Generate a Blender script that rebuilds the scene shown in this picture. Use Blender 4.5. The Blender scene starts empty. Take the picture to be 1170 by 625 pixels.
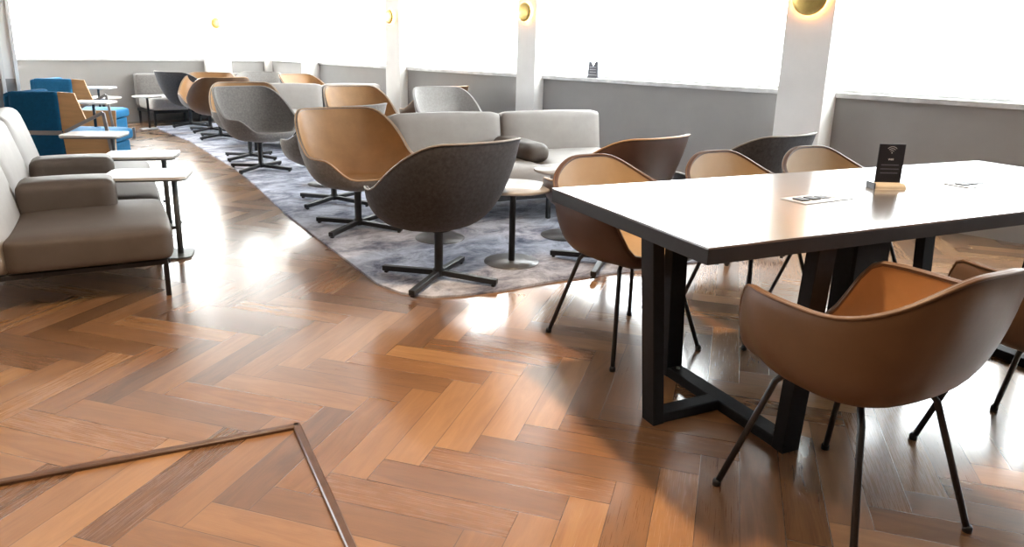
import bpy, bmesh, math, random
from mathutils import Vector, Matrix
random.seed(7)
sc = bpy.context.scene
COL = sc.collection
PI = math.pi
def rad(a): return math.radians(a)

# ------------------------------------------------------------------ materials
def new_mat(name):
    m = bpy.data.materials.new(name); m.use_nodes = True
    nt = m.node_tree
    return m, nt, nt.nodes['Principled BSDF']
def N(nt, t, **kw):
    n = nt.nodes.new(t)
    for k, v in kw.items():
        if k == 'inp':
            for i, x in v.items(): n.inputs[i].default_value = x
        else: setattr(n, k, v)
    return n
def col4(c): return (c[0], c[1], c[2], 1)
def plain(name, c, rough=.5, metal=0, spec=.5, var=.12, scale=30, bump=0, coat=0, sheen=0, stretch=None):
    """procedural surface: base colour with a slight noise variation and optional fine bump"""
    m, nt, b = new_mat(name)
    tc = N(nt, 'ShaderNodeTexCoord'); src = tc.outputs['Object']
    if stretch:
        mp = N(nt, 'ShaderNodeMapping'); mp.inputs['Scale'].default_value = stretch
        nt.links.new(src, mp.inputs[0]); src = mp.outputs[0]
    no = N(nt, 'ShaderNodeTexNoise', inp={'Scale': scale, 'Detail': 4, 'Roughness': .6})
    nt.links.new(src, no.inputs['Vector'])
    r = N(nt, 'ShaderNodeValToRGB')
    r.color_ramp.elements[0].position = .3; r.color_ramp.elements[1].position = .7
    r.color_ramp.elements[0].color = col4([x*(1-var) for x in c]); r.color_ramp.elements[1].color = col4([min(1, x*(1+var)) for x in c])
    nt.links.new(no.outputs['Fac'], r.inputs[0]); nt.links.new(r.outputs[0], b.inputs['Base Color'])
    b.inputs['Roughness'].default_value = rough; b.inputs['Metallic'].default_value = metal
    b.inputs['Specular IOR Level'].default_value = spec
    if coat: b.inputs['Coat Weight'].default_value = coat; b.inputs['Coat Roughness'].default_value = .15
    if sheen: b.inputs['Sheen Weight'].default_value = sheen; b.inputs['Sheen Roughness'].default_value = .5
    if bump:
        n2 = N(nt, 'ShaderNodeTexNoise', inp={'Scale': scale*6, 'Detail': 3}); nt.links.new(src, n2.inputs['Vector'])
        bp = N(nt, 'ShaderNodeBump', inp={'Strength': bump, 'Distance': .002}); nt.links.new(n2.outputs['Fac'], bp.inputs['Height'])
        nt.links.new(bp.outputs[0], b.inputs['Normal'])
    return m
def emit(name, c, s):
    m, nt, b = new_mat(name)
    b.inputs['Base Color'].default_value = col4(c); b.inputs['Emission Color'].default_value = col4(c)
    b.inputs['Emission Strength'].default_value = s
    return m

def floor_material():
    m, nt, b = new_mat('herringbone_oak')
    L = nt.links.new
    def M(op, a, bb=None, c=None):
        n = N(nt, 'ShaderNodeMath', operation=op)
        for i, x in enumerate((a, bb, c)):
            if x is None: continue
            if isinstance(x, (int, float)): n.inputs[i].default_value = x
            else: L(x, n.inputs[i])
        return n.outputs[0]
    geo = N(nt, 'ShaderNodeTexCoord'); sep = N(nt, 'ShaderNodeSeparateXYZ'); L(geo.outputs['Object'], sep.inputs[0])
    X, Y = sep.outputs[0], sep.outputs[1]
    A = rad(28.5); W = .12; n = 5
    ca, sa = math.cos(A), math.sin(A)
    U = M('ADD', M('MULTIPLY', X, ca/W), M('ADD', M('MULTIPLY', Y, sa/W), -2.081/W + n + 100))
    V = M('ADD', M('MULTIPLY', X, -sa/W), M('ADD', M('MULTIPLY', Y, ca/W), .012/W + 100))
    i, j = M('FLOOR', U), M('FLOOR', V); fu, fv = M('FRACT', U), M('FRACT', V)
    k = M('FLOORED_MODULO', M('ADD', i, j), 2*n)
    H = M('LESS_THAN', k, n - .5)
    kv = M('SUBTRACT', k, n)
    along_h = M('ADD', k, fu); along_v = M('ADD', kv, fv)
    def mix(h, v): return M('ADD', M('MULTIPLY', h, H), M('MULTIPLY', v, M('SUBTRACT', 1, H)))
    along = mix(along_h, along_v); across = mix(fv, fu)
    idx = mix(M('SUBTRACT', i, k), M('ADD', i, 517)); idy = mix(j, M('SUBTRACT', j, kv))
    cid = N(nt, 'ShaderNodeCombineXYZ'); L(idx, cid.inputs[0]); L(idy, cid.inputs[1])
    wn = N(nt, 'ShaderNodeTexWhiteNoise', noise_dimensions='3D'); L(cid.outputs[0], wn.inputs['Vector'])
    wsep = N(nt, 'ShaderNodeSeparateColor'); L(wn.outputs['Color'], wsep.inputs[0])
    # grain
    gx = M('ADD', M('MULTIPLY', along, .22), M('MULTIPLY', wsep.outputs[0], 37)); gy = M('ADD', M('MULTIPLY', across, 1.5), M('MULTIPLY', wsep.outputs[1], 53))
    cg = N(nt, 'ShaderNodeCombineXYZ'); L(gx, cg.inputs[0]); L(gy, cg.inputs[1]); L(M('MULTIPLY', wsep.outputs[2], 11), cg.inputs[2])
    g1 = N(nt, 'ShaderNodeTexNoise', inp={'Scale': 1.6, 'Detail': 5, 'Roughness': .6, 'Distortion': 1.2}); L(cg.outputs[0], g1.inputs['Vector'])
    mp = N(nt, 'ShaderNodeMapping'); mp.inputs['Scale'].default_value = (1, 7, 1); L(cg.outputs[0], mp.inputs[0])
    g2 = N(nt, 'ShaderNodeTexNoise', inp={'Scale': 4.5, 'Detail': 4, 'Roughness': .6}); L(mp.outputs[0], g2.inputs['Vector'])
    ramp = N(nt, 'ShaderNodeValToRGB')
    e = ramp.color_ramp.elements
    e[0].position = .0; e[0].color = (.105, .055, .030, 1); e[1].position = 1.; e[1].color = (.44, .245, .108, 1)
    x = ramp.color_ramp.elements.new(.5); x.color = (.255, .128, .056, 1)
    tone = M('ADD', M('MULTIPLY', wsep.outputs[0], .62), M('ADD', M('MULTIPLY', g1.outputs['Fac'], .75), M('MULTIPLY', g2.outputs['Fac'], .25)))
    L(M('SUBTRACT', tone, .34), ramp.inputs[0])
    # seams
    a2 = M('MULTIPLY', M('MINIMUM', along, M('SUBTRACT', n, along)), 1)
    c2 = M('MINIMUM', across, M('SUBTRACT', 1, across))
    d = M('MINIMUM', a2, c2)
    seam = N(nt, 'ShaderNodeMapRange', inp={'From Min': .004, 'From Max': .016, 'To Min': .35, 'To Max': 1}); L(d, seam.inputs[0])
    mc = N(nt, 'ShaderNodeMix', data_type='RGBA', blend_type='MULTIPLY'); mc.inputs[0].default_value = 1
    L(ramp.outputs[0], mc.inputs[6]); cs = N(nt, 'ShaderNodeCombineColor')
    for q in range(3): L(seam.outputs[0], cs.inputs[q])
    L(cs.outputs[0], mc.inputs[7]); L(mc.outputs[2], b.inputs['Base Color'])
    ro = N(nt, 'ShaderNodeMapRange', inp={'To Min': .22, 'To Max': .34}); L(M('ADD', M('MULTIPLY', g2.outputs['Fac'], .4), M('MULTIPLY', wsep.outputs[2], .6)), ro.inputs[0])
    L(ro.outputs[0], b.inputs['Roughness']); b.inputs['Coat Weight'].default_value = .8; b.inputs['Coat Roughness'].default_value = .16; b.inputs['Coat IOR'].default_value = 1.6
    b.inputs['Specular IOR Level'].default_value = FLOOR_SPEC
    bp = N(nt, 'ShaderNodeBump', inp={'Strength': .25, 'Distance': .002}); L(M('ADD', M('MULTIPLY', seam.outputs[0], 1), M('MULTIPLY', wsep.outputs[1], .12)), bp.inputs['Height'])
    # each board lies at its own very slight tilt, which breaks up the reflections
    L(bp.outputs[0], b.inputs['Normal'])
    return m
FLOOR_SPEC = 1.0

def rug_material():
    m, nt, b = new_mat('mottled_rug'); L = nt.links.new
    tc = N(nt, 'ShaderNodeTexCoord')
    mp = N(nt, 'ShaderNodeMapping'); mp.inputs['Scale'].default_value = (1, 1.35, 1); mp.inputs['Rotation'].default_value = (0, 0, .5); L(tc.outputs['Object'], mp.inputs[0])
    a = N(nt, 'ShaderNodeTexNoise', inp={'Scale': 3.4, 'Detail': 10, 'Roughness': .74, 'Distortion': .5}); L(mp.outputs[0], a.inputs['Vector'])
    r = N(nt, 'ShaderNodeValToRGB'); el = r.color_ramp.elements
    el[0].position = .36; el[0].color = (.12, .13, .18, 1); el[1].position = .66; el[1].color = (.68, .71, .80, 1)
    x = el.new(.47); x.color = (.33, .345, .42, 1); x = el.new(.55); x.color = (.50, .525, .61, 1)
    L(a.outputs['Fac'], r.inputs[0])
    c = N(nt, 'ShaderNodeTexNoise', inp={'Scale': .8, 'Detail': 3}); L(mp.outputs[0], c.inputs['Vector'])
    mr = N(nt, 'ShaderNodeMapRange', inp={'From Min': .6, 'From Max': .72, 'To Min': 0, 'To Max': .55}); L(c.outputs['Fac'], mr.inputs[0])
    mx = N(nt, 'ShaderNodeMix', data_type='RGBA', blend_type='MIX'); L(mr.outputs[0], mx.inputs[0]); L(r.outputs[0], mx.inputs[6]); mx.inputs[7].default_value = (.36, .27, .20, 1)
    L(mx.outputs[2], b.inputs['Base Color'])
    b.inputs['Roughness'].default_value = .95; b.inputs['Specular IOR Level'].default_value = .1
    n2 = N(nt, 'ShaderNodeTexNoise', inp={'Scale': 220}); L(tc.outputs['Object'], n2.inputs['Vector'])
    bp = N(nt, 'ShaderNodeBump', inp={'Strength': .5, 'Distance': .004}); L(n2.outputs['Fac'], bp.inputs['Height']); L(bp.outputs[0], b.inputs['Normal'])
    return m

def blind_material():
    m = bpy.data.materials.new('roller_blind_cloth'); m.use_nodes = True; nt = m.node_tree; nt.nodes.clear(); L = nt.links.new
    o = N(nt, 'ShaderNodeOutputMaterial')
    tr = N(nt, 'ShaderNodeBsdfTransparent'); tr.inputs[0].default_value = (1, 1, .985, 1)
    tl = N(nt, 'ShaderNodeBsdfTranslucent'); tl.inputs[0].default_value = (.9, .9, .88, 1)
    df = N(nt, 'ShaderNodeBsdfDiffuse'); df.inputs[0].default_value = (.85, .85, .82, 1)
    tc = N(nt, 'ShaderNodeTexCoord'); no = N(nt, 'ShaderNodeTexNoise', inp={'Scale': 3}); L(tc.outputs['Object'], no.inputs['Vector'])
    mr = N(nt, 'ShaderNodeMapRange', inp={'To Min': .52, 'To Max': .48}); L(no.outputs['Fac'], mr.inputs[0])
    m1 = N(nt, 'ShaderNodeMixShader'); m1.inputs[0].default_value = .3; L(tl.outputs[0], m1.inputs[1]); L(df.outputs[0], m1.inputs[2])
    m2 = N(nt, 'ShaderNodeMixShader'); L(mr.outputs[0], m2.inputs[0]); L(tr.outputs[0], m2.inputs[1]); L(m1.outputs[0], m2.inputs[2])
    L(m2.outputs[0], o.inputs[0])
    return m

M = {}
M['floor'] = floor_material(); M['rug'] = rug_material(); M['blind'] = blind_material()
M['dado'] = plain('grey_wall_panel', (.31, .295, .283), .8, var=.04, scale=3, spec=.2)
M['white'] = plain('white_plaster', (.86, .835, .80), .75, var=.03, scale=4, spec=.2)
M['ceil'] = plain('ceiling_paint', (.45, .445, .44), .9, var=.02, scale=2, spec=.1)
M['backwall'] = plain('charcoal_wall_paint', (.06, .057, .055), .8, var=.05, scale=3, spec=.2)
M['marble'] = plain('marble_sill', (.62, .61, .6), .3, var=.18, scale=7)
M['frame'] = plain('window_frame_paint', (.75, .75, .74), .5, var=.03)
M['black'] = plain('black_powder_coat', (.012, .013, .016), .42, var=.2, scale=60)
M['blackmatte'] = plain('matt_black_steel', (.009, .010, .013), .6, var=.2, scale=40, spec=.2)
M['tan'] = plain('tan_leather', (.36, .195, .082), .42, var=.10, scale=9, bump=.12, spec=.45)
M['cognac'] = plain('cognac_leather', (.34, .165, .062), .38, var=.10, scale=9, bump=.12, spec=.45)
M['cognac_lit'] = plain('cognac_leather_lit', (.34, .235, .135), .42, var=.08, scale=9, bump=.12, spec=.45)  # the cognac leather again, paled for the light falling on it
M['brown'] = plain('brown_and_shaded_cognac', (.115, .06, .029), .45, var=.10, scale=9, bump=.12, spec=.4)  # lounge chairs' own brown; on tub chairs, cognac darkened as shade
M['darkbrown'] = plain('darkbrown_and_shaded_cognac', (.07, .038, .029), .45, var=.10, scale=9, bump=.1, spec=.4)  # a lounge chair's own colour; on far tub shells, cognac in painted shade
M['greyfab'] = plain('grey_wool_fabric', (.20, .185, .175), .95, var=.22, scale=55, bump=.5, spec=.1, sheen=.3)
M['greydark'] = plain('charcoal_wool_fabric', (.050, .050, .056), .95, var=.28, scale=55, bump=.5, spec=.1, sheen=.12)
M['greylight'] = plain('light_grey_fabric', (.36, .345, .33), .95, var=.12, scale=50, bump=.4, spec=.1, sheen=.3)
M['taupe'] = plain('taupe_leather', (.105, .086, .074), .5, var=.08, scale=8, bump=.12, spec=.3)
M['silver'] = plain('pale_grey_leather', (.35, .325, .305), .5, var=.06, scale=8, bump=.1, spec=.4)
M['piping_l'] = plain('pale_piping', (.26, .24, .22), .5, var=.05)
M['piping_t'] = plain('tan_piping', (.42, .25, .12), .4, var=.05)
M['ttop'] = plain('charcoal_laminate', (.16, .15, .148), .2, var=.12, scale=5, spec=.8, coat=.6, stretch=(1, 9, 1))
M['tedge'] = plain('charcoal_table_edge', (.024, .024, .027), .6, var=.1, scale=20, spec=.2)
M['plate'] = plain('metal_outlet_plate', (.45, .44, .43), .35, metal=.6, var=.05)
M['disc'] = plain('steel_base_disc', (.20, .20, .205), .35, metal=.7, var=.05)
M['roundtop'] = plain('pale_stone_table_top', (.55, .54, .53), .25, var=.06, scale=12)
M['whitetop'] = plain('white_laminate', (.8, .79, .76), .25, var=.03)
M['legm'] = plain('grey_painted_steel', (.10, .11, .11), .4, var=.1)
M['blue'] = plain('deep_blue_felt', (.008, .085, .19), .9, var=.12, scale=40, bump=.3, spec=.15)
M['bluelight'] = plain('bright_blue_fabric', (.03, .20, .42), .85, var=.08, scale=40, bump=.3, spec=.15)
M['ply'] = plain('birch_plywood', (.62, .38, .18), .5, var=.12, scale=3, stretch=(1, 1, 8))
M['greymetal'] = plain('grey_metal_frame', (.35, .36, .37), .4, metal=.3, var=.05)
M['brass'] = plain('brushed_brass', (.60, .42, .13), .35, metal=.7, var=.08)
M['lampglow'] = emit('warm_lamp_ring', (1., .55, .2), 28)
M['lampface'] = emit('ceiling_lamp_face', (1., .78, .5), 20)
M['card'] = plain('black_card', (.012, .012, .018), .45, var=.1)
M['cardwhite'] = plain('white_print', (.7, .7, .72), .6, var=.02)
M['cardgrey'] = plain('grey_print', (.12, .12, .15), .6, var=.02)
M['wedge'] = plain('pale_wood_holder', (.62, .53, .40), .45, var=.08, scale=15, stretch=(1, 12, 1))
M['signgrey'] = plain('grey_sign_card', (.16, .16, .18), .6, var=.05)
M['trimwood'] = plain('walnut_edging', (.11, .058, .035), .3, var=.25, scale=12, spec=.6)

# ------------------------------------------------------------------ mesh helpers
def finish(name, bm, mat, parent=None, smooth=True, loc=None, rotz=0):
    bmesh.ops.recalc_face_normals(bm, faces=bm.faces)
    me = bpy.data.meshes.new(name); bm.to_mesh(me); bm.free()
    if smooth:
        me.shade_smooth()
    o = bpy.data.objects.new(name, me); COL.objects.link(o)
    if mat: me.materials.append(mat)
    if parent: o.parent = parent
    if loc is not None: o.location = loc
    if rotz: o.rotation_euler = (0, 0, rotz)
    return o
def add_box(bm, x0, x1, y0, y1, z0, z1, bev=0, seg=2):
    t = bmesh.new()
    bmesh.ops.create_cube(t, size=1)
    for v in t.verts:
        v.co = Vector(((x0+x1)/2 + v.co.x*(x1-x0), (y0+y1)/2 + v.co.y*(y1-y0), (z0+z1)/2 + v.co.z*(z1-z0)))
    if bev: bmesh.ops.bevel(t, geom=t.edges[:], offset=bev, segments=seg, profile=.5, affect='EDGES')
    merge(bm, t)
def merge(bm, t, mtx=None):
    mp = {}
    for v in t.verts: mp[v] = bm.verts.new(mtx @ v.co if mtx else v.co)
    for f in t.faces:
        try: bm.faces.new([mp[v] for v in f.verts])
        except ValueError: pass
    t.free()
def box(name, b, mat, parent=None, bev=0, **kw):
    bm = bmesh.new(); add_box(bm, *b, bev=bev); return finish(name, bm, mat, parent, smooth=False, **kw)
def add_bar(bm, p, q, w, h, up=Vector((0, 0, 1)), bev=.003):
    """rectangular bar from p to q, width w (sideways), height h"""
    p, q = Vector(p), Vector(q); d = (q-p).normalized()
    side = d.cross(up)
    if side.length < 1e-4: side = Vector((1, 0, 0))
    side.normalize(); u = side.cross(d).normalized()
    t = bmesh.new(); vs = []
    for e in (p, q):
        for a, b in ((-1, -1), (1, -1), (1, 1), (-1, 1)): vs.append(t.verts.new(e + side*a*w/2 + u*b*h/2))
    for f in ((3, 2, 1, 0), (4, 5, 6, 7), (0, 1, 5, 4), (1, 2, 6, 5), (2, 3, 7, 6), (3, 0, 4, 7)): t.faces.new([vs[i] for i in f])
    if bev: bmesh.ops.bevel(t, geom=t.edges[:], offset=bev, segments=1, affect='EDGES')
    merge(bm, t)
def add_tube(bm, pts, r, seg=10, closed=False):
    """round tube along a polyline; r may be a list"""
    pts = [Vector(p) for p in pts]; n = len(pts); rings = []
    prev = None
    for i, p in enumerate(pts):
        if closed: d = (pts[(i+1) % n]-pts[i-1])
        else: d = pts[min(i+1, n-1)]-pts[max(i-1, 0)]
        d.normalize()
        if prev is None:
            a = d.orthogonal().normalized()
        else:
            a = (prev - d*prev.dot(d)).normalized()
        prev = a; b = d.cross(a)
        rr = r[i] if isinstance(r, (list, tuple)) else r
        rings.append([bm.verts.new(p + (a*math.cos(2*PI*k/seg)+b*math.sin(2*PI*k/seg))*rr) for k in range(seg)])
    m = n if closed else n-1
    for i in range(m):
        A, B = rings[i], rings[(i+1) % n]
        for k in range(seg): bm.faces.new((A[k], A[(k+1) % seg], B[(k+1) % seg], B[k]))
    if not closed:
        bm.faces.new(rings[0][::-1]); bm.faces.new(rings[-1])
def add_lathe(bm, prof, seg=32, c=(0, 0)):
    rings = []
    for r, z in prof:
        if r < 1e-6: rings.append([bm.verts.new((c[0], c[1], z))])
        else: rings.append([bm.verts.new((c[0]+r*math.cos(2*PI*k/seg), c[1]+r*math.sin(2*PI*k/seg), z)) for k in range(seg)])
    for A, B in zip(rings, rings[1:]):
        for k in range(seg):
            k2 = (k+1) % seg
            if len(A) == 1 and len(B) == 1: continue
            if len(A) == 1: bm.faces.new((A[0], B[k2], B[k]))
            elif len(B) == 1: bm.faces.new((A[k], A[k2], B[0]))
            else: bm.faces.new((A[k], A[k2], B[k2], B[k]))
def add_prism(bm, poly, z0, z1):
    a = [bm.verts.new((x, y, z0)) for x, y in poly]; b = [bm.verts.new((x, y, z1)) for x, y in poly]
    bm.faces.new(a[::-1]); bm.faces.new(b); n = len(poly)
    for i in range(n): bm.faces.new((a[i], a[(i+1) % n], b[(i+1) % n], b[i]))
def add_cushion(bm, x0, x1, y0, y1, z0, z1, r=.05, bulge=(0, 0, .02), cuts=9, mtx=None):
    """soft upholstered block: rounded box, faces swelling by bulge (x,y,z)"""
    t = bmesh.new(); bmesh.ops.create_cube(t, size=2)
    bmesh.ops.subdivide_edges(t, edges=t.edges[:], cuts=cuts, use_grid_fill=True)
    h = Vector(((x1-x0)/2, (y1-y0)/2, (z1-z0)/2)); c = Vector(((x0+x1)/2, (y0+y1)/2, (z0+z1)/2))
    r = min(r, *h)
    for v in t.verts:
        # denser rows near the edges
        n = Vector([math.copysign(abs(q)**.75, q) for q in v.co])
        p = Vector((n.x*h.x, n.y*h.y, n.z*h.z))
        q = Vector([max(-(h[i]-r), min(h[i]-r, p[i])) for i in range(3)])
        d = p-q
        if d.length > 1e-9: p = q + d.normalized()*r
        fx, fy, fz = [1-abs(n[i])**2.2 for i in range(3)]
        p.x += math.copysign(bulge[0]*fy*fz, n.x)*(abs(n.x) > .55); p.y += math.copysign(bulge[1]*fx*fz, n.y)*(abs(n.y) > .55); p.z += math.copysign(bulge[2]*fx*fy, n.z)*(abs(n.z) > .55)
        v.co = c+p
    merge(bm, t, mtx)

def tag(o, label, cat, group=None, kind=None):
    o['label'] = label; o['category'] = cat
    if group: o['group'] = group
    if kind: o['kind'] = kind
    return o
def thing(name, label, cat, loc=(0, 0, 0), rotz=0, group=None):
    o = bpy.data.objects.new(name, None); COL.objects.link(o); o.empty_display_size = .1
    o.location = loc; o.rotation_euler = (0, 0, rotz)
    return tag(o, label, cat, group)
def struct(o, label=None):
    o['kind'] = 'structure'
    if label: o['label'] = label
    return o
def dup(root, loc, rotz, label, mats=None):
    """copy a thing, its parts and their sub-parts; mats = {part name: material} to re-cover a part"""
    r = root.copy(); COL.objects.link(r); r.location = loc; r.rotation_euler = (0, 0, rotz); r['label'] = label
    def rec(src, dst):
        for ch in list(src.children):
            base = ch.name.split('.')[0]
            c = ch.copy()
            if mats and base in mats:
                c.data = ch.data.copy(); c.data.materials.clear(); c.data.materials.append(mats[base])
            COL.objects.link(c); c.parent = dst
            rec(ch, c)
    rec(root, r)
    return r
def interp(tab, x):
    # tab = [base, (start, end, rise), ...]: a sum of smooth steps
    z = tab[0]
    for a, b, h in tab[1:]:
        t = max(0, min(1, (x-a)/(b-a))); z += h*t*t*t*(t*(6*t-15)+10)
    return z

# ------------------------------------------------------------------ tub shells (lounge and dining)
def tub(rim, af, ab, b, zb, zs, th, lean, nx=2.4, seg=60, rings=14, pin=.62, qin=1.6, pout=.72, qout=1.0):
    """returns (outer shell bmesh incl. lip, inner pad bmesh, rim path); +x is the front"""
    def R(t):
        a = af if math.cos(t) > 0 else ab
        return 1/((abs(math.cos(t))/a)**nx+(abs(math.sin(t))/b)**nx)**(1/nx)
    T = [2*PI*k/seg for k in range(seg)]
    zr = [interp(rim, math.degrees(min(t, 2*PI-t))) for t in T]
    zmax = max(zr)
    def pt(t, r, z):
        k = max(0, (z-zb)/(zmax-zb)); back = min(1, max(0, -math.cos(t)+.12)/.85); back = back*back*(3-2*back)
        return (r*math.cos(t)-lean*k*back, r*math.sin(t), z)
    def surf(bm, Rf, z0, p, q, extra=None):
        c = bm.verts.new((0, 0, z0)); rows = []
        for i in range(1, rings+1):
            a = i/rings*PI/2; row = []
            for k, t in enumerate(T):
                rr = Rf(t)*math.sin(a)**p; z = z0+(zr[k]-z0)*(1-math.cos(a))**q
                row.append(bm.verts.new(pt(t, rr, z)))
            rows.append(row)
        for k in range(seg): bm.faces.new((c, rows[0][k], rows[0][(k+1) % seg]))
        for A, B in zip(rows, rows[1:]):
            for k in range(seg): bm.faces.new((A[k], A[(k+1) % seg], B[(k+1) % seg], B[k]))
        return rows
    sh = bmesh.new(); rows = surf(sh, R, zb, pout, qout)
    last = rows[-1]
    for f, dz in ((.12, .25), (.5, .42), (.88, .25), (1., 0), (1.03, -.3)):
        row = [sh.verts.new(pt(t, R(t)-th*f, zr[k]+th*dz)) for k, t in enumerate(T)]
        for k in range(seg): sh.faces.new((last[k], last[(k+1) % seg], row[(k+1) % seg], row[k]))
        last = row
    # the pad follows the shell on the inside and flattens out into the seat
    def pad_pt(t, k, a):
        r = max(0, R(t)*math.sin(a)**pout-th*.95*min(1, a*1.5)); z = zb+(zr[k]-zb)*(1-math.cos(a))**qout+th*math.cos(a)
        e = .012*math.cos(a); zz = .5*(z+zs+math.sqrt((z-zs)**2+e*e)) if zr[k] > zs else z
        return pt(t, r, zz)
    pad = bmesh.new(); c = pad.verts.new((0, 0, zs)); prev = None
    for i in range(1, rings+9):
        a = i/(rings+8)*PI/2
        row = [pad.verts.new(pad_pt(t, k, a)) for k, t in enumerate(T)]
        for k in range(seg):
            if prev is None: pad.faces.new((c, row[k], row[(k+1) % seg]))
            else: pad.faces.new((prev[k], prev[(k+1) % seg], row[(k+1) % seg], row[k]))
        prev = row
    path = [pt(t, R(t)-th*.06, zr[k]+th*.16) for k, t in enumerate(T)]
    path2 = [pt(t, R(t)-th*.94, zr[k]+th*.16) for k, t in enumerate(T)]
    return sh, pad, path, path2

def make_lounge(label, shell_m, pad_m, pipe_m, group):
    t = thing('lounge_chair', label, 'chair', group=group)
    rim = [.40, (22, 60, .125), (66, 138, .28)]
    sh, pad, path, path2 = tub(rim, .37, .285, .38, .295, .352, .018, .13, nx=2.35, qout=1.05, pout=.60)
    finish('shell', sh, shell_m, t); finish('seat_pad', pad, pad_m, t)
    bm = bmesh.new(); add_tube(bm, path, .005, 6, closed=True); add_tube(bm, path2, .004, 6, closed=True); finish('piping', bm, pipe_m, t)
    bm = bmesh.new(); add_lathe(bm, [(0, .022), (.032, .022), (.034, .06), (.024, .07), (.024, .27), (.07, .285), (.07, .30), (0, .30)], 20)
    finish('pedestal', bm, M['black'], t)
    for k in range(4):
        a = k*PI/2
        bm = bmesh.new(); d = Vector((math.cos(a), math.sin(a), 0))
        add_bar(bm, d*.02+Vector((0, 0, .041)), d*.345+Vector((0, 0, .027)), .034, .03)
        add_bar(bm, d*.315+Vector((0, 0, .006)), d*.335+Vector((0, 0, .006)), .024, .012)
        o = finish('leg', bm, M['black'], t, smooth=False)
    return t
STAR = {}
def set_star(t, world_deg):
    """the swivel base keeps its own direction under the turned shell"""
    for ch in t.children:
        if ch.name.split('.')[0] == 'leg': ch.rotation_euler = (0, 0, rad(world_deg)-t.rotation_euler.z)

def make_dining(label, group):
    t = thing('dining_chair', label, 'chair', group=group)
    rim = [.475, (30, 62, .19), (95, 172, .135)]
    sh, pad, path, path2 = tub(rim, .29, .27, .305, .405, .445, .019, .05, nx=2.7, seg=72, pin=.42, qin=2.0, pout=.5, qout=1.3)
    finish('shell', sh, M['brown'], t); finish('seat_pad', pad, M['cognac'], t)  # shell is the same cognac leather, its shade put into the colour
    bm = bmesh.new(); add_tube(bm, path, .0045, 6, closed=True); add_tube(bm, path2, .003, 6, closed=True); finish('piping', bm, M['brown'], t)
    bm = bmesh.new(); add_bar(bm, (-.12, 0, .402), (.12, 0, .402), .05, .012); add_bar(bm, (0, -.14, .402), (0, .14, .402), .05, .012)
    finish('seat_frame', bm, M['black'], t, smooth=False)
    for sx in (-1, 1):
        for sy in (-1, 1):
            bm = bmesh.new()
            add_tube(bm, [(sx*.04, sy*.05, .398), (sx*.11, sy*.125, .398), (sx*.128, sy*.145, .388), (sx*.14, sy*.155, .37), (sx*.235, sy*.238, .012)], .0095, 10)
            lg = finish('leg', bm, M['black'], t)
            bm = bmesh.new(); add_lathe(bm, [(0, 0), (.013, 0), (.013, .014), (.0098, .02), (0, .02)], 12, (sx*.237, sy*.24)); finish('foot_glide', bm, M['black'], lg)
    return t

# ------------------------------------------------------------------ room
XW, YF = 6.15, 12.30          # window wall on the right, far wall
SILL = .983; SILLF = .9715; HEAD = 2.55; CEIL = 2.85
XL, YB = -4.5, -3.5
struct(box('floor', (XL, XW+.2, YB, YF+.2, -.1, 0), M['floor']))
struct(box('ceiling', (XL, XW+.3, YB, YF+.3, CEIL, CEIL+.1), M['ceil']))
struct(box('wall_back', (XL, XW+.3, YB-.15, YB, 0, CEIL), M['backwall']))
bm = bmesh.new(); add_box(bm, XL-.15, XL, YB, YF+.3, 0, CEIL)
struct(finish('wall_left', bm, M['backwall'], smooth=False))
# window wall (right): dado below, header above
struct(box('wall_right', (XW, XW+.3, YB, YF+.3, 0, SILL-.04), M['dado']))
struct(box('wall_right_header', (XW, XW+.3, YB, YF+.3, HEAD, CEIL), M['white']))
struct(box('wall_far', (XL, XW, YF, YF+.3, 0, SILLF-.04), M['dado']))
struct(box('wall_far_header', (XL, XW, YF, YF+.3, HEAD, CEIL), M['white']))
# columns on the window wall: (y0, y1, protrusion)
cols = [(2.42, 2.81, .25), (5.71, 6.0, .15), (8.27, 8.60, .13), (10.61, 10.96, .13), (-1.3, -.9, .25)]
for y0, y1, p in cols:
    struct(box('column', (XW-p, XW+.29, y0, y1, 0, CEIL), M['white'], bev=.004), 'white square column standing against the window wall')
struct(box('column', (5.0, 5.40, YF-.15, YF+.29, 0, CEIL), M['white'], bev=.004))
struct(box('column', (XW-.10, XW+.29, YF-.10, YF+.29, 0, CEIL), M['white'], bev=.004))
# short wall stub at the left end of the far wall
struct(box('wall_pier', (.4, 2.09, 11.0, YF+.1, 0, CEIL), M['white']))
struct(box('wall_pier_dado', (.38, 2.09, 10.985, 11.0, 0, .74), M['dado']))
struct(box('trim_3', (2.085, 2.125, 10.96, YF+.1, 0, CEIL), M['frame'], bev=.003))
struct(box('trim_4', (1.935, 1.975, 10.96, 11.0, 0, CEIL), M['frame'], bev=.003))
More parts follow.
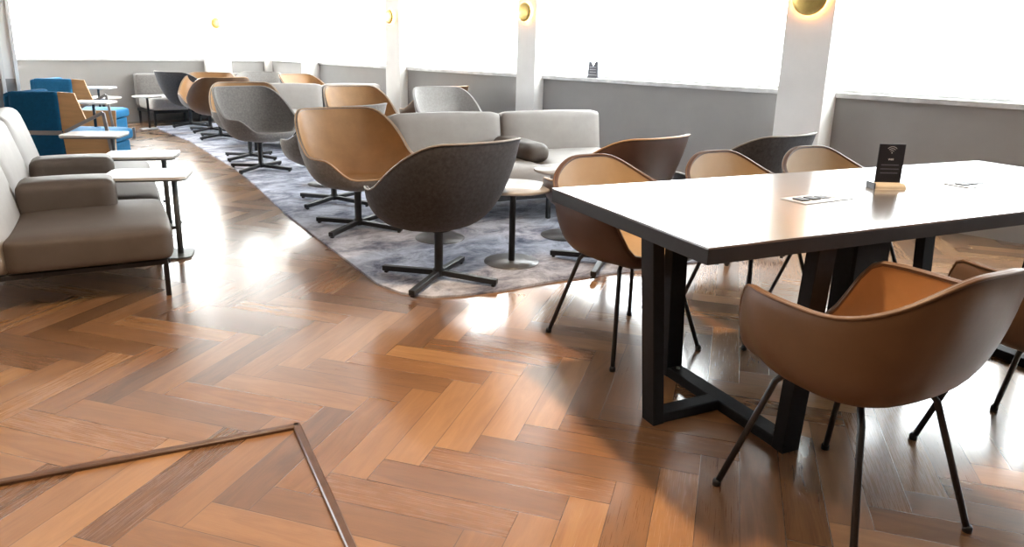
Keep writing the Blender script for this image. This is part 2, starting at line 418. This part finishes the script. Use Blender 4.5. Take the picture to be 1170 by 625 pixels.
# sills
sp = [(YB, -1.3), (-.9, 2.42), (2.81, 5.71), (6.0, 8.27), (8.60, 10.61), (10.96, YF-.10)]
nw = 0
def window_unit(axis, a0, a1, base, mulls, SILL=SILL, blinds=True):
    """opening between columns: sill, outer frame, mullions, glass and a white roller blind; axis 'y' = on the right wall, 'x' = far wall"""
    global nw
    nw += 1
    root = bpy.data.objects.new('window_%d' % nw, None); COL.objects.link(root); root['kind'] = 'structure'
    def B(name, u0, u1, d0, d1, z0, z1, mat, bev=0):
        b = (base+d0, base+d1, u0, u1, z0, z1) if axis == 'y' else (u0, u1, base+d0, base+d1, z0, z1)
        return box(name, b, mat, root, bev=bev)
    B('window_sill', a0, a1, -.025, .28, SILL-.04, SILL, M['marble'], .004)
    bm = bmesh.new()
    def A(u0, u1, d0, d1, z0, z1):
        b = (base+d0, base+d1, u0, u1, z0, z1) if axis == 'y' else (u0, u1, base+d0, base+d1, z0, z1)
        add_box(bm, *b)
    A(a0, a1, .17, .23, SILL, SILL+.06); A(a0, a1, .17, .23, HEAD-.06, HEAD)
    A(a0, a0+.05, .17, .23, SILL+.06, HEAD-.06); A(a1-.05, a1, .17, .23, SILL+.06, HEAD-.06)
    for mu in mulls: A(mu-.02, mu+.02, .17, .23, SILL+.06, HEAD-.06)
    finish('window_frame', bm, M['frame'], root, smooth=False)
    if blinds:
        eds = [a0]+list(mulls)+[a1]
        for e0, e1 in zip(eds, eds[1:]):
            bl = B('roller_blind', e0+.012, e1-.012, .10, .102, SILL+.012, HEAD-.02, M['blind'])
            h = B('hem_bar', e0+.012, e1-.012, .094, .108, SILL+.002, SILL+.022, M['frame'], .002)
            h.parent = bl
    return root
mul = {1: [.5], 2: [3.5, 4.5], 3: [6.55, 7.3], 4: [9.6], 0: [], 5: []}
for i, (a, b) in enumerate(sp): window_unit('y', a, b, XW, mul[i])
window_unit('x', 2.125, 5.0, YF, [3.1, 4.1], SILLF); window_unit('x', 5.40, XW-.10, YF, [], SILLF)

# rug
rp = [(3.85, 11.4), (3.78, 11.1), (3.60, 9.48), (3.14, 7.14), (2.87, 6.09), (2.56, 5.0), (2.30, 3.88), (2.13, 3.15), (2.14, 2.95), (2.22, 2.80), (2.38, 2.71), (2.57, 2.64), (2.86, 2.58), (3.05, 2.52), (3.74, 2.30), (4.05, 2.18), (4.34, 2.09), (5.3, 1.83), (5.75, 2.6), (5.85, 4.6), (5.95, 11.4)]
bm = bmesh.new(); add_prism(bm, rp[::-1], .0, .012)
tag(finish('rug', bm, M['rug'], smooth=False), 'large mottled grey and lavender rug under the lounge chairs', 'rug')

# edging strips let into the floor, near left corner
def strip(n, p, q, w):
    bm = bmesh.new(); add_bar(bm, (p[0], p[1], .006), (q[0], q[1], .006), w, .016, bev=.004); struct(finish(n, bm, M['trimwood'], smooth=False))
strip('trim_1', (-1.0, 2.79), (1.068, 2.067), .026)
strip('trim_2', (1.062, 2.083), (.55, .42), .026)

# ------------------------------------------------------------------ conference table
TU, TV, TB = Vector((.943, -.334, 0)), Vector((.334, .943, 0)), Vector((1.68, .94, 0))
TANG = math.atan2(-.334, .943)
table = thing('conference_table', 'long charcoal conference table with glossy top on black steel trestles', 'table', TB, TANG)
LT, WT, ZT = 2.49, .88, .77
box('tabletop', (0, LT, 0, WT, ZT-.006, ZT), M['ttop'], table)
box('table_edge', (.0005, LT-.0005, .0005, WT-.0005, ZT-.05, ZT-.006), M['tedge'], table, bev=.002)
def trestle(u0, sgn):
    bm = bmesh.new()
    for y0, y1, yt0, yt1 in ((.13, .13, .085, .085), (.74, .74, .795, .795)): pass
    # crosswise foot, upright legs leaning out, outrigger foot with its own leg
    add_bar(bm, (u0, .10, .02), (u0, .73, .02), .07, .04); add_bar(bm, (u0-sgn*.30, .43, .02), (u0-sgn*.03, .43, .02), .06, .04)
    fr = finish('base_foot', bm, M['blackmatte'], table, smooth=False)
    for y, yt in ((.105, .065), (.725, .765)):
        bm = bmesh.new(); add_bar(bm, (u0, y, .0), (u0, yt, ZT-.05), .075, .05, up=Vector((0, 1, 0)), bev=.002); finish('leg', bm, M['blackmatte'], table, smooth=False)
    bm = bmesh.new(); add_bar(bm, (u0-sgn*.30, .43, 0), (u0-sgn*.365, .43, ZT-.05), .07, .045, up=Vector((1, 0, 0)), bev=.002); finish('leg', bm, M['blackmatte'], table, smooth=False)
    bm = bmesh.new(); add_bar(bm, (u0, .06, ZT-.058), (u0, .77, ZT-.058), .07, .016); add_bar(bm, (u0-sgn*.37, .43, ZT-.058), (u0, .43, ZT-.058), .07, .016)
    finish('mounting_plate', bm, M['blackmatte'], table, smooth=False)
    for y in (.15, .68):
        bm = bmesh.new(); add_lathe(bm, [(0, .046), (.007, .046), (.008, .040), (0, .040)], 10, (u0, y)); finish('bolt', bm, M['legm'], table)
trestle(.50, 1); trestle(1.99, -1)
bm = bmesh.new(); add_bar(bm, (1.15, .43, .0), (1.15, .43, ZT-.05), .20, .10, up=Vector((0, 1, 0)), bev=.01)
add_prism(bm, [(1.0, .33), (1.30, .33), (1.30, .53), (1.0, .53)], 0, .012)
finish('cable_duct', bm, M['blackmatte'], table, smooth=False)

def outlet(u, v, label):
    p = TB+TU*u+TV*v
    t = thing('power_outlet', label, 'power outlet', (p.x, p.y, ZT), TANG+rad(4), 'outlets in the conference table')
    box('plate', (-.13, .13, -.055, .055, 0, .0035), M['plate'], t, bev=.0015)
    for k in range(4):
        bm = bmesh.new(); x = -.085+k*.057
        add_box(bm, x-.02, x+.02, -.022, .022, .0035, .008 if k < 2 else .006, bev=.001)
        finish('socket', bm, M['card'] if k < 3 else M['whitetop'], t, smooth=False)
outlet(.83, .40, 'flat metal power outlet with black sockets at the left of the tabletop')
outlet(1.75, .42, 'flat metal power outlet behind and right of the black card')

def wifi_card():
    base = Vector((3.045, .955, ZT))
    t = thing('card_holder', 'pale curved card holder on the conference table', 'card holder', base, rad(-47+4))
    # curved half-round block with a slot
    bm = bmesh.new(); seg = 14; prof = [(-.032*math.cos(PI*k/seg), .004+.020*math.sin(PI*k/seg)) for k in range(seg+1)]
    A = [bm.verts.new((-.062, y, z)) for y, z in [(-.034, 0)]+prof+[(.034, 0)]]; B_ = [bm.verts.new((.062, y, z)) for y, z in [(-.034, 0)]+prof+[(.034, 0)]]
    bm.faces.new(A); bm.faces.new(B_[::-1])
    for i in range(len(A)): j = (i+1) % len(A); bm.faces.new((A[i], B_[i], B_[j], A[j]))
    finish('wedge', bm, M['wedge'], t, smooth=False)
    box('end_cap', (-.066, -.062, -.034, .034, 0, .025), M['card'], t, bev=.001)
    c = thing('info_card', 'small black card with a white wireless symbol, upright on the table', 'sign', base+Vector((0, 0, .0235)), rad(-47+4))
    box('card_sheet', (-.052, .052, -.0015, .0015, 0, .152), M['card'], c)
    bm = bmesh.new(); cx, cz = 0.0, .118
    for r in (.009, .0165, .024):
        add_tube(bm, [(cx+r*math.sin(a), -.0022, cz+r*math.cos(a)) for a in [rad(-48+96*k/10) for k in range(11)]], .0008, 5)
    add_tube(bm, [(cx, -.0022, cz-.002), (cx, -.0022, cz+.002)], .0016, 6)
    finish('wireless_symbol', bm, M['cardwhite'], c)
    cu = bpy.data.curves.new('wifi_lettering', 'FONT'); cu.body = 'WIFI'; cu.size = .011; cu.align_x = 'CENTER'; cu.extrude = .0003
    o = bpy.data.objects.new('wifi_lettering', cu); me = bpy.data.meshes.new_from_object(o); bpy.data.objects.remove(o)
    o = bpy.data.objects.new('wifi_lettering', me); COL.objects.link(o); me.materials.append(M['cardwhite']); o.parent = c
    o.rotation_euler = (PI/2, 0, 0); o.location = (0, -.002, .088)
    for z, w in ((.068, .07), (.052, .074), (.036, .07)):
        bm = bmesh.new(); add_box(bm, -w/2, w/2, -.0021, -.0015, z, z+.004); finish('text_line', bm, M['cardgrey'], c, smooth=False)
wifi_card()

# ------------------------------------------------------------------ dining chairs
DG = 'leather tub chairs round the conference table'
D1 = make_dining('cognac leather tub chair nearest the camera, seen from behind', DG)
D1.location = (1.987, .622, 0); D1.rotation_euler = (0, 0, rad(73))
dup(D1, (2.74, .30, 0), rad(73), 'cognac leather tub chair cut by the right edge, near side of table')
dup(D1, (2.52, 1.80, 0), rad(-104), 'cognac leather tub chair across the table at its left corner', {'shell': M['darkbrown'], 'seat_pad': M['cognac_lit']})  # far side chairs: shade painted into the shell, light into the pad
dup(D1, (3.15, 1.53, 0), rad(-107), 'cognac leather tub chair across the table, middle of the far side', {'shell': M['darkbrown'], 'seat_pad': M['cognac_lit']})
dup(D1, (3.74, 1.33, 0), rad(-112), 'cognac leather tub chair across the table, just left of the black card', {'shell': M['darkbrown'], 'seat_pad': M['cognac_lit']})

# ------------------------------------------------------------------ lounge chairs
LG = 'swivel lounge chairs on the rug'
L1 = make_lounge('charcoal swivel lounge chair in front, seen from behind', M['greydark'], M['greydark'], M['piping_l'], LG)
def place(t, x, y, face, star): t.location = (x, y, .012); t.rotation_euler = (0, 0, rad(face)); set_star(t, star); return t
place(L1, 2.43, 3.0, 88, 27)
G, GL, GD, T_, BR, DB = M['greyfab'], M['greylight'], M['greydark'], M['tan'], M['brown'], M['darkbrown']
def lc(x, y, face, star, label, shell, pad, pipe):
    return place(dup(L1, (x, y, 0), 0, label, {'shell': shell, 'seat_pad': pad, 'piping': pipe}), x, y, face, star)
PL, PT = M['piping_l'], M['piping_t']
lc(2.74, 4.28, -99, 25, 'tan leather swivel lounge chair facing front, behind the charcoal one', G, T_, PT)
lc(3.32, 6.95, -88, 30, 'grey fabric swivel lounge chair with open seat showing, left side of rug', G, G, PL)
lc(3.57, 7.71, -108, 24, 'tan and grey lounge chair half hidden behind the grey open one', G, T_, PT)
lc(4.05, 9.60, 85, 22, 'brown leather lounge chair seen from behind, at the rug edge', BR, T_, PT)
lc(4.24, 10.38, -125, 28, 'tan leather lounge chair near the far banquette, turned to the left', G, T_, PT)
lc(4.27, 11.16, 25, 25, 'dark grey lounge chair farthest back on the rug', GD, G, PL)
lc(3.06, 5.13, 105, 20, 'grey fabric lounge chair tucked behind the tan front facing one', G, G, PL)
lc(3.41, 2.60, 86, 27, 'dark brown leather lounge chair seen from behind, left behind the table', DB, BR, PT)
lc(4.23, 2.22, 84, 27, 'charcoal lounge chair in front of the white column, behind the table', GD, GD, PL)
lc(5.18, 6.20, -105, 27, 'light grey lounge chair behind the pale two part sofa', GL, GL, PL)
lc(5.55, 6.97, 95, 27, 'brown leather lounge chair hidden behind the light grey one', BR, T_, PT)
lc(4.38, 6.70, -100, 27, 'tan leather lounge chair in front of the farther sofa', G, T_, PT)
lc(5.02, 10.45, -125, 27, 'light grey lounge chair beyond the farther sofa, on its left', GL, GL, PL)
lc(5.42, 9.62, -78, 27, 'tan leather lounge chair beyond the farther sofa, near the column', GD, T_, PT)

# ------------------------------------------------------------------ round tables
def make_round(label):
    t = thing('round_side_table', label, 'table', group='round side tables on the rug')
    bm = bmesh.new(); add_lathe(bm, [(0, .452), (.222, .452), (.23, .457), (.23, .468), (.226, .472), (0, .472)], 48); finish('tabletop', bm, M['roundtop'], t)
    bm = bmesh.new(); add_lathe(bm, [(0, .006), (.019, .006), (.019, .44), (.06, .452), (0, .452)], 20); finish('pole', bm, M['black'], t)
    bm = bmesh.new(); add_lathe(bm, [(0, 0), (.165, 0), (.167, .003), (.165, .008), (.02, .012), (0, .012)], 48); finish('base_disc', bm, M['disc'], t)
    return t
rt = make_round('round table with pale top right of the charcoal chair'); rt.location = (2.98, 2.98, .012)
dup(rt, (3.0, 3.69, .012), 0, 'round table hidden behind the charcoal chair')
dup(rt, (3.42, 5.86, .012), 0, 'round table beneath and behind the tan open chair')
dup(rt, (3.72, 3.2, .012), 0, 'round table behind the chair at the left corner of the long table')
dup(rt, (3.70, 11.22, .0), 0, 'small round table in front of the far banquette').scale = (.85, .85, 1)

# ------------------------------------------------------------------ sofas
def place_frame(t, ox, oy, deg): t.location = (ox, oy, 0); t.rotation_euler = (0, 0, rad(deg))
def module_sofa(name, label, ox, oy, deg, widths, arm_after, z0=.012, covers=('silver', 'silver')):
    """local frame: x to the right along the back, -y towards the sitter's feet; origin at the back top front line, left end"""
    t = thing(name, label, 'sofa', (ox, oy, z0), rad(deg))
    x = 0; D = .82
    for i, w in enumerate(widths):
        bm = bmesh.new(); add_cushion(bm, x+.004, x+w-.004, -D, .02, .22, .42, .05, (.0, .012, .02)); finish('seat_cushion', bm, M['silver'], t)
        mt = Matrix.Translation((0, 0, .36)) @ Matrix.Rotation(rad(-8), 4, 'X') @ Matrix.Translation((0, 0, -.36))
        bm = bmesh.new(); add_cushion(bm, x+.004, x+w-.004, -.02, .17, .36, .745, .045, (0, .02, .012), mtx=mt); finish('back_cushion', bm, M[covers[i % 2]], t)
        if i in arm_after:
            bm = bmesh.new(); add_cushion(bm, x+w-.12, x+w+.10, -.62, .0, .41, .55, .06, (.01, .015, .012)); finish('armrest', bm, M['taupe'], t)
        x += w
    bm = bmesh.new(); add_box(bm, .02, x-.02, -D+.05, .14, .17, .215, bev=.004)
    finish('frame', bm, M['black'], t, smooth=False)
    for lx in (.05, x/2, x-.05):
        for ly in (-D+.08, .12):
            bm = bmesh.new(); add_bar(bm, (lx, ly, 0), (lx, ly, .175), .03, .03, up=Vector((0, 1, 0))); finish('leg', bm, M['black'], t, smooth=False)
    return t
module_sofa('sofa', 'pale grey two part sofa with brown armrest in the middle of the rug', 3.28, 4.62, -16.5, [.97, 1.0], [0])
module_sofa('sofa', 'pale two part sofa farther back, between lounge chairs', 4.05, 8.95, -17, [1.05, .80], [])

# left row: one-armed lounge modules
def make_armchair(label):
    """local: origin = near front corner on the floor, +x facing, +y along the row (away from camera)"""
    t = thing('one_armed_sofa_unit', label, 'armchair', group='taupe one-armed sofa units on the left')
    W = .82
    bm = bmesh.new(); add_cushion(bm, -.68, .03, -.03, W-.01, .195, .365, .038, (.012, .006, .018)); finish('seat_cushion', bm, M['taupe'], t)
    mt = Matrix.Translation((-.66, 0, .3)) @ Matrix.Rotation(rad(-14), 4, 'Y') @ Matrix.Translation((.66, 0, -.3))
    bm = bmesh.new(); add_cushion(bm, -.84, -.655, -.02, W-.02, .20, .80, .07, (.03, .005, .01), cuts=12, mtx=mt); finish('back_cushion', bm, M['silver'], t)
    mt2 = Matrix.Translation((-.06, 0, 0)) @ mt
    bm = bmesh.new(); add_cushion(bm, -.90, -.80, .0, W-.0, .19, .815, .045, (.015, 0, .005), cuts=12, mtx=mt); finish('back_shell', bm, M['silver'], t)
    bm = bmesh.new(); add_cushion(bm, -.66, -.20, W-.26, W+.0, .33, .52, .04, (.006, .006, .01)); finish('armrest', bm, M['taupe'], t)
    bm = bmesh.new()
    add_bar(bm, (-.90, .02, .18), (.0, .02, .18), .025, .025); add_bar(bm, (-.90, W-.04, .18), (.0, W-.04, .18), .025, .025)
    add_bar(bm, (-.0, .02, .18), (-.0, W-.04, .18), .025, .025); add_bar(bm, (-.88, .02, .18), (-.88, W-.04, .18), .025, .025)
    finish('frame', bm, M['black'], t, smooth=False)
    for lx in (-.01, -.88):
        for ly in (.022, W-.042):
            bm = bmesh.new(); add_bar(bm, (lx, ly, 0), (lx, ly, .18), .024, .024, up=Vector((0, 1, 0))); finish('leg', bm, M['black'], t, smooth=False)
    return t
R_ = Vector((math.cos(rad(74)), math.sin(rad(74)), 0))
A1 = make_armchair('taupe one-armed sofa unit at the left edge, nearest the camera'); A1.location = (1.24, 3.69, 0); A1.rotation_euler = (0, 0, rad(-16))
for k, lb in ((1, 'taupe one-armed sofa unit, the middle of the row at left'), (2, 'taupe sofa unit without armrest, last of the row before the blue booth seat')):
    un = dup(A1, Vector((1.24, 3.69, 0))+R_*.84*k, rad(-16), lb)
    if k == 2:
        for ch in list(un.children):
            if ch.name.startswith('armrest'): bpy.data.objects.remove(ch)

def make_ctable(label):
    t = thing('laptop_side_table', label, 'table', group='white laptop tables by the sofa units')
    def rrect(x0, x1, y0, y1, r, n=6):
        out = []
        for cx, cy, a0 in ((x1-r, y1-r, 0), (x0+r, y1-r, 90), (x0+r, y0+r, 180), (x1-r, y0+r, 270)):
            for k in range(n+1): a = rad(a0+90*k/n); out.append((cx+r*math.cos(a), cy+r*math.sin(a)))
        return out
    bm = bmesh.new(); add_prism(bm, rrect(-.36, .09, -.15, .17, .05), .489, .505); finish('tabletop', bm, M['whitetop'], t, smooth=False)
    bm = bmesh.new(); add_prism(bm, rrect(-.355, .085, -.145, .165, .05), .478, .489); finish('tabletop_edge', bm, M['legm'], t, smooth=False)
    bm = bmesh.new(); add_tube(bm, [(0, 0, .012), (0, 0, .478)], .017, 14); finish('pole', bm, M['legm'], t)
    bm = bmesh.new(); add_tube(bm, [(0, 0, .17), (-.028, -.01, .17)], .008, 8); finish('knob', bm, M['black'], t)
    bm = bmesh.new(); add_prism(bm, rrect(-.30, .07, -.11, .11, .045), 0, .012); finish('base_plate', bm, M['legm'], t, smooth=False)
    return t
ct = make_ctable('white laptop table in front of the nearest sofa unit'); ct.location = (1.56, 4.41, 0); ct.rotation_euler = (0, 0, rad(-30))
dup(ct, (1.79, 5.22, 0), rad(-30), 'white laptop table in front of the middle sofa unit')
dup(ct, (1.86, 6.55, 0), rad(-35), 'white laptop table just past the last sofa unit')

# ------------------------------------------------------------------ banquette by the far wall
bq = thing('banquette', 'long grey banquette bench against the far wall', 'bench', (3.86, 11.5, 0), 0)
for k in range(3):
    x = k*.71
    bm = bmesh.new(); add_cushion(bm, x+.004, x+.706, .0, .62, .23, .42, .05, (0, .01, .02)); finish('seat_cushion', bm, M['greylight'], bq)
    bm = bmesh.new(); add_cushion(bm, x+.004, x+.706, .60, .76, .25, .745, .03, (0, .01, .0)); finish('back_cushion', bm, M['greyfab'], bq)
box('frame', (.02, 2.10, .04, .74, .18, .225), M['black'], bq, bev=.003)
for lx in (.04, .72, 1.4, 2.08):
    for ly in (.07, .70):
        bm = bmesh.new(); add_bar(bm, (lx, ly, 0), (lx, ly, .185), .03, .03, up=Vector((0, 1, 0))); finish('leg', bm, M['black'], bq, smooth=False)

# ------------------------------------------------------------------ blue booth seats
def make_booth(label):
    """local: +x sitter's forward (to the right of the picture), y across; origin floor centre of the back"""
    t = thing('booth_seat', label, 'booth chair', group='blue booth seats')
    bm = bmesh.new()      # tall upholstered back panel facing the camera side
    add_cushion(bm, -.28, .14, -.36, -.30, .12, .78, .02, (0, .008, 0)); finish('side_panel', bm, M['blue'], t)
    box('strap_band', (-.282, .145, -.368, -.352, .39, .43), M['greymetal'], t)
    bm = bmesh.new(); add_cushion(bm, -.34, -.26, -.34, .36, .12, .765, .03, (.01, 0, 0)); finish('back_panel', bm, M['blue'], t)
    # plywood wing, five-sided
    def ply(pts, y):
        bm = bmesh.new(); a = [bm.verts.new((x, y-.009, z)) for x, z in pts]; b = [bm.verts.new((x, y+.009, z)) for x, z in pts]
        bm.faces.new(a); bm.faces.new(b[::-1]); n = len(pts)
        for i in range(n): bm.faces.new((a[i], b[i], b[(i+1) % n], a[(i+1) % n]))
        return bm
    finish('plywood_wing', ply([(.14, .78), (.28, .77), (.36, .52), (.16, .40), (.14, .43)], -.33), M['ply'], t, smooth=False)
    finish('plywood_base', ply([(.14, .41), (.60, .41), (.58, .08), (.16, .08)], -.33), M['ply'], t, smooth=False)
    bm = bmesh.new(); add_cushion(bm, -.26, .52, -.29, .32, .28, .40, .04, (.01, 0, .01)); finish('seat_cushion', bm, M['bluelight'], t)
    bm = bmesh.new(); add_cushion(bm, -.2, .48, -.28, .31, .10, .28, .02, (0, 0, 0)); finish('seat_base', bm, M['bluelight'], t)
    bm = bmesh.new(); add_bar(bm, (.17, -.35, .42), (.52, -.35, .60), .02, .03); add_bar(bm, (.52, -.35, .60), (.58, -.35, .03), .02, .03)
    finish('arm_frame', bm, M['greymetal'], t, smooth=False)
    bm = bmesh.new()
    for x, y in ((-.3, -.32), (-.3, .32), (.55, .30), (.58, -.35)): add_bar(bm, (x, y, 0), (x, y, .14), .03, .03, up=Vector((0, 1, 0)))
    finish('frame_feet', bm, M['greymetal'], t, smooth=False)
    bm = bmesh.new(); add_box(bm, .05, .40, .04, .30, .64, .66, bev=.004); finish('writing_tablet', bm, M['whitetop'], t, smooth=False)
    bm = bmesh.new(); add_tube(bm, [(.2, .22, .40), (.2, .22, .64)], .014, 10); finish('tablet_post', bm, M['black'], t)
    return t
b1 = make_booth('deep blue booth seat with plywood side, behind the taupe sofa units'); b1.location = (1.86, 8.02, 0); b1.rotation_euler = (0, 0, rad(-38))
dup(b1, (2.56, 10.35, 0), rad(-38), 'blue booth seat farther back by the left wall', {'side_panel': M['bluelight'], 'back_panel': M['bluelight']})
dup(rt, (3.12, 11.2, 0), 0, 'white topped round table beside the farther blue booth', {'tabletop': M['whitetop']})['group'] = 'round side tables'

# ------------------------------------------------------------------ sill sign
t = thing('sill_sign', 'small grey notched sign standing on the window sill', 'sign', (XW+.03, 5.02, SILL), rad(90))
bm = bmesh.new()
pts = [(-.068, 0), (.068, 0), (.062, .17), (.034, .175), (.004, .125), (-.004, .125), (-.034, .175), (-.062, .17)]
a = [bm.verts.new((x, -.006, z)) for x, z in pts]; b = [bm.verts.new((x, .006, z)) for x, z in pts]
bm.faces.new(a); bm.faces.new(b[::-1])
for i in range(len(pts)): bm.faces.new((a[i], b[i], b[(i+1) % len(pts)], a[(i+1) % len(pts)]))
finish('sign_plate', bm, M['signgrey'], t, smooth=False)
for z in (.028, .06, .085, .11):
    bm = bmesh.new(); add_box(bm, -.055 if z < .05 else -.042, .055 if z < .05 else .042, .006, .0075, z, z+.005); finish('text_line', bm, M['cardwhite'], t, smooth=False)
box('sign_foot', (-.07, .07, -.025, .025, 0, .008), M['signgrey'], t)

# ------------------------------------------------------------------ wall sconces
def sconce(x, y, z, ang, r, label):
    """local +x points off the column; round brass disc with a warm light ring behind"""
    t = thing('wall_sconce', label, 'wall lamp', (x, y, z), ang, 'disc wall lamps on the columns')
    def disc(name, prof, mat):
        bm = bmesh.new(); add_lathe(bm, prof, 40)
        bmesh.ops.rotate(bm, verts=bm.verts, cent=(0, 0, 0), matrix=Matrix.Rotation(PI/2, 3, 'Y')); return finish(name, bm, mat, t)
    disc('wall_mount', [(0, 0), (r*.5, 0), (r*.5, .02), (0, .02)], M['brass'])
    disc('light_ring', [(r*.5, .012), (r*.82, .012), (r*.82, .022), (r*.5, .022), (r*.5, .012)], M['lampglow'])
    disc('brass_disc', [(0, .045), (r*.7, .043), (r*.97, .036), (r, .038), (r*.98, .044), (r*.7, .052), (0, .055)], M['brass'])
sconce(XW-.25, 2.615, 1.725, PI, .145, 'round brass wall lamp on the nearest white column')
sconce(XW-.15, 5.86, 1.66, PI, .10, 'round brass wall lamp on the second white column')
sconce(XW-.13, 8.44, 1.64, PI, .09, 'round brass wall lamp on the third white column')
sconce(5.17, YF-.15, 1.54, -PI/2, .08, 'small round wall lamp on the far wall column')

# ------------------------------------------------------------------ ceiling lights
def downlight(x, y, power, size=.085, label='round recessed ceiling downlight'):
    t = thing('ceiling_light', label, 'ceiling light', (x, y, CEIL), 0, 'recessed ceiling lights')
    bm = bmesh.new(); add_lathe(bm, [(size+.005, 0), (size+.03, 0), (size+.03, -.008), (size+.004, -.012), (size+.005, 0)], 32); finish('trim_ring', bm, M['frame'], t)
    bm = bmesh.new(); add_lathe(bm, [(0, -.002), (size, -.002), (size, 0), (0, 0)], 32); finish('diffuser', bm, M['lampface'], t)
    ld = bpy.data.lights.new('downlight', 'AREA'); ld.shape = 'DISK'; ld.size = size*2; ld.energy = power; ld.color = (1., .72, .46); ld.spread = rad(130)
    o = bpy.data.objects.new('downlight', ld); COL.objects.link(o); o.parent = t; o.location = (0, 0, -.015)
LP = 58
downlight(2.0, 1.44, LP, label='recessed ceiling downlight above the left end of the long table')
downlight(-.4, 2.6, LP*.5, label='added unseen downlight filling the open floor at left')  # no known fitting here; added to warm the floor at left
downlight(.3, .2, LP*.4, label='added unseen downlight filling the near floor')  # another added lamp out of view, fill for the near floor

# ------------------------------------------------------------------ daylight
w = bpy.data.worlds.new('sky'); sc.world = w; w.use_nodes = True
bg = w.node_tree.nodes['Background']; bg.inputs[0].default_value = (.90, .955, 1, 1); bg.inputs[1].default_value = 22.0
def portal(cx, cy, cz, sx, sz, rot):
    ld = bpy.data.lights.new('window_portal', 'AREA'); ld.shape = 'RECTANGLE'; ld.size = sx; ld.size_y = sz; ld.cycles.is_portal = True
    o = bpy.data.objects.new('window_portal', ld); COL.objects.link(o); o.location = (cx, cy, cz); o.rotation_euler = rot
hz = (SILL+HEAD)/2
for a, b in sp: portal(XW+.28, (a+b)/2, hz, b-a, HEAD-SILL, (PI/2, 0, PI/2))
portal((2.125+5.0)/2, YF+.28, hz, 2.87, HEAD-SILL, (PI/2, 0, PI)); portal((5.40+XW-.10)/2, YF+.28, hz, XW-.10-5.40, HEAD-SILL, (PI/2, 0, PI))

sd = bpy.data.lights.new('aisle_fill_sun', 'SUN'); sd.energy = 28; sd.angle = rad(9); sd.color = (1, .95, .88)  # sun added to brighten the floor of the far aisle
so = bpy.data.objects.new('aisle_fill_sun', sd); COL.objects.link(so); so.location = (3, 16, 6)
so.rotation_euler = Vector((-.06, -1, -math.tan(rad(22)))).to_track_quat('-Z', 'Y').to_euler()

# ------------------------------------------------------------------ camera
P, Rr = rad(14.6), rad(1.5)
def W3(v): s = math.sqrt(.5); return Vector(((v[0]+v[1])*s, (v[1]-v[0])*s, v[2]))
fw = W3((0, math.cos(P), -math.sin(P))); up = W3((0, math.sin(P), math.cos(P))); rt_ = W3((1, 0, 0))
r2 = math.cos(Rr)*rt_+math.sin(Rr)*up; u2 = -math.sin(Rr)*rt_+math.cos(Rr)*up
cd = bpy.data.cameras.new('camera'); cam = bpy.data.objects.new('camera', cd); COL.objects.link(cam)
mw = Matrix.Identity(4)
for i in range(3): mw[i][0] = r2[i]; mw[i][1] = u2[i]; mw[i][2] = -fw[i]
mw[0][3], mw[1][3], mw[2][3] = 0, 0, 1.27
cam.matrix_world = mw
cd.sensor_width = 36; cd.lens = 825/1170*36; cd.shift_y = -42.5/1170; cd.clip_start = .05
sc.camera = cam
sc.view_settings.view_transform = 'Standard'; sc.view_settings.look = 'None'; sc.view_settings.gamma = 1; sc.view_settings.use_curve_mapping = False
sc.view_settings.exposure = 0
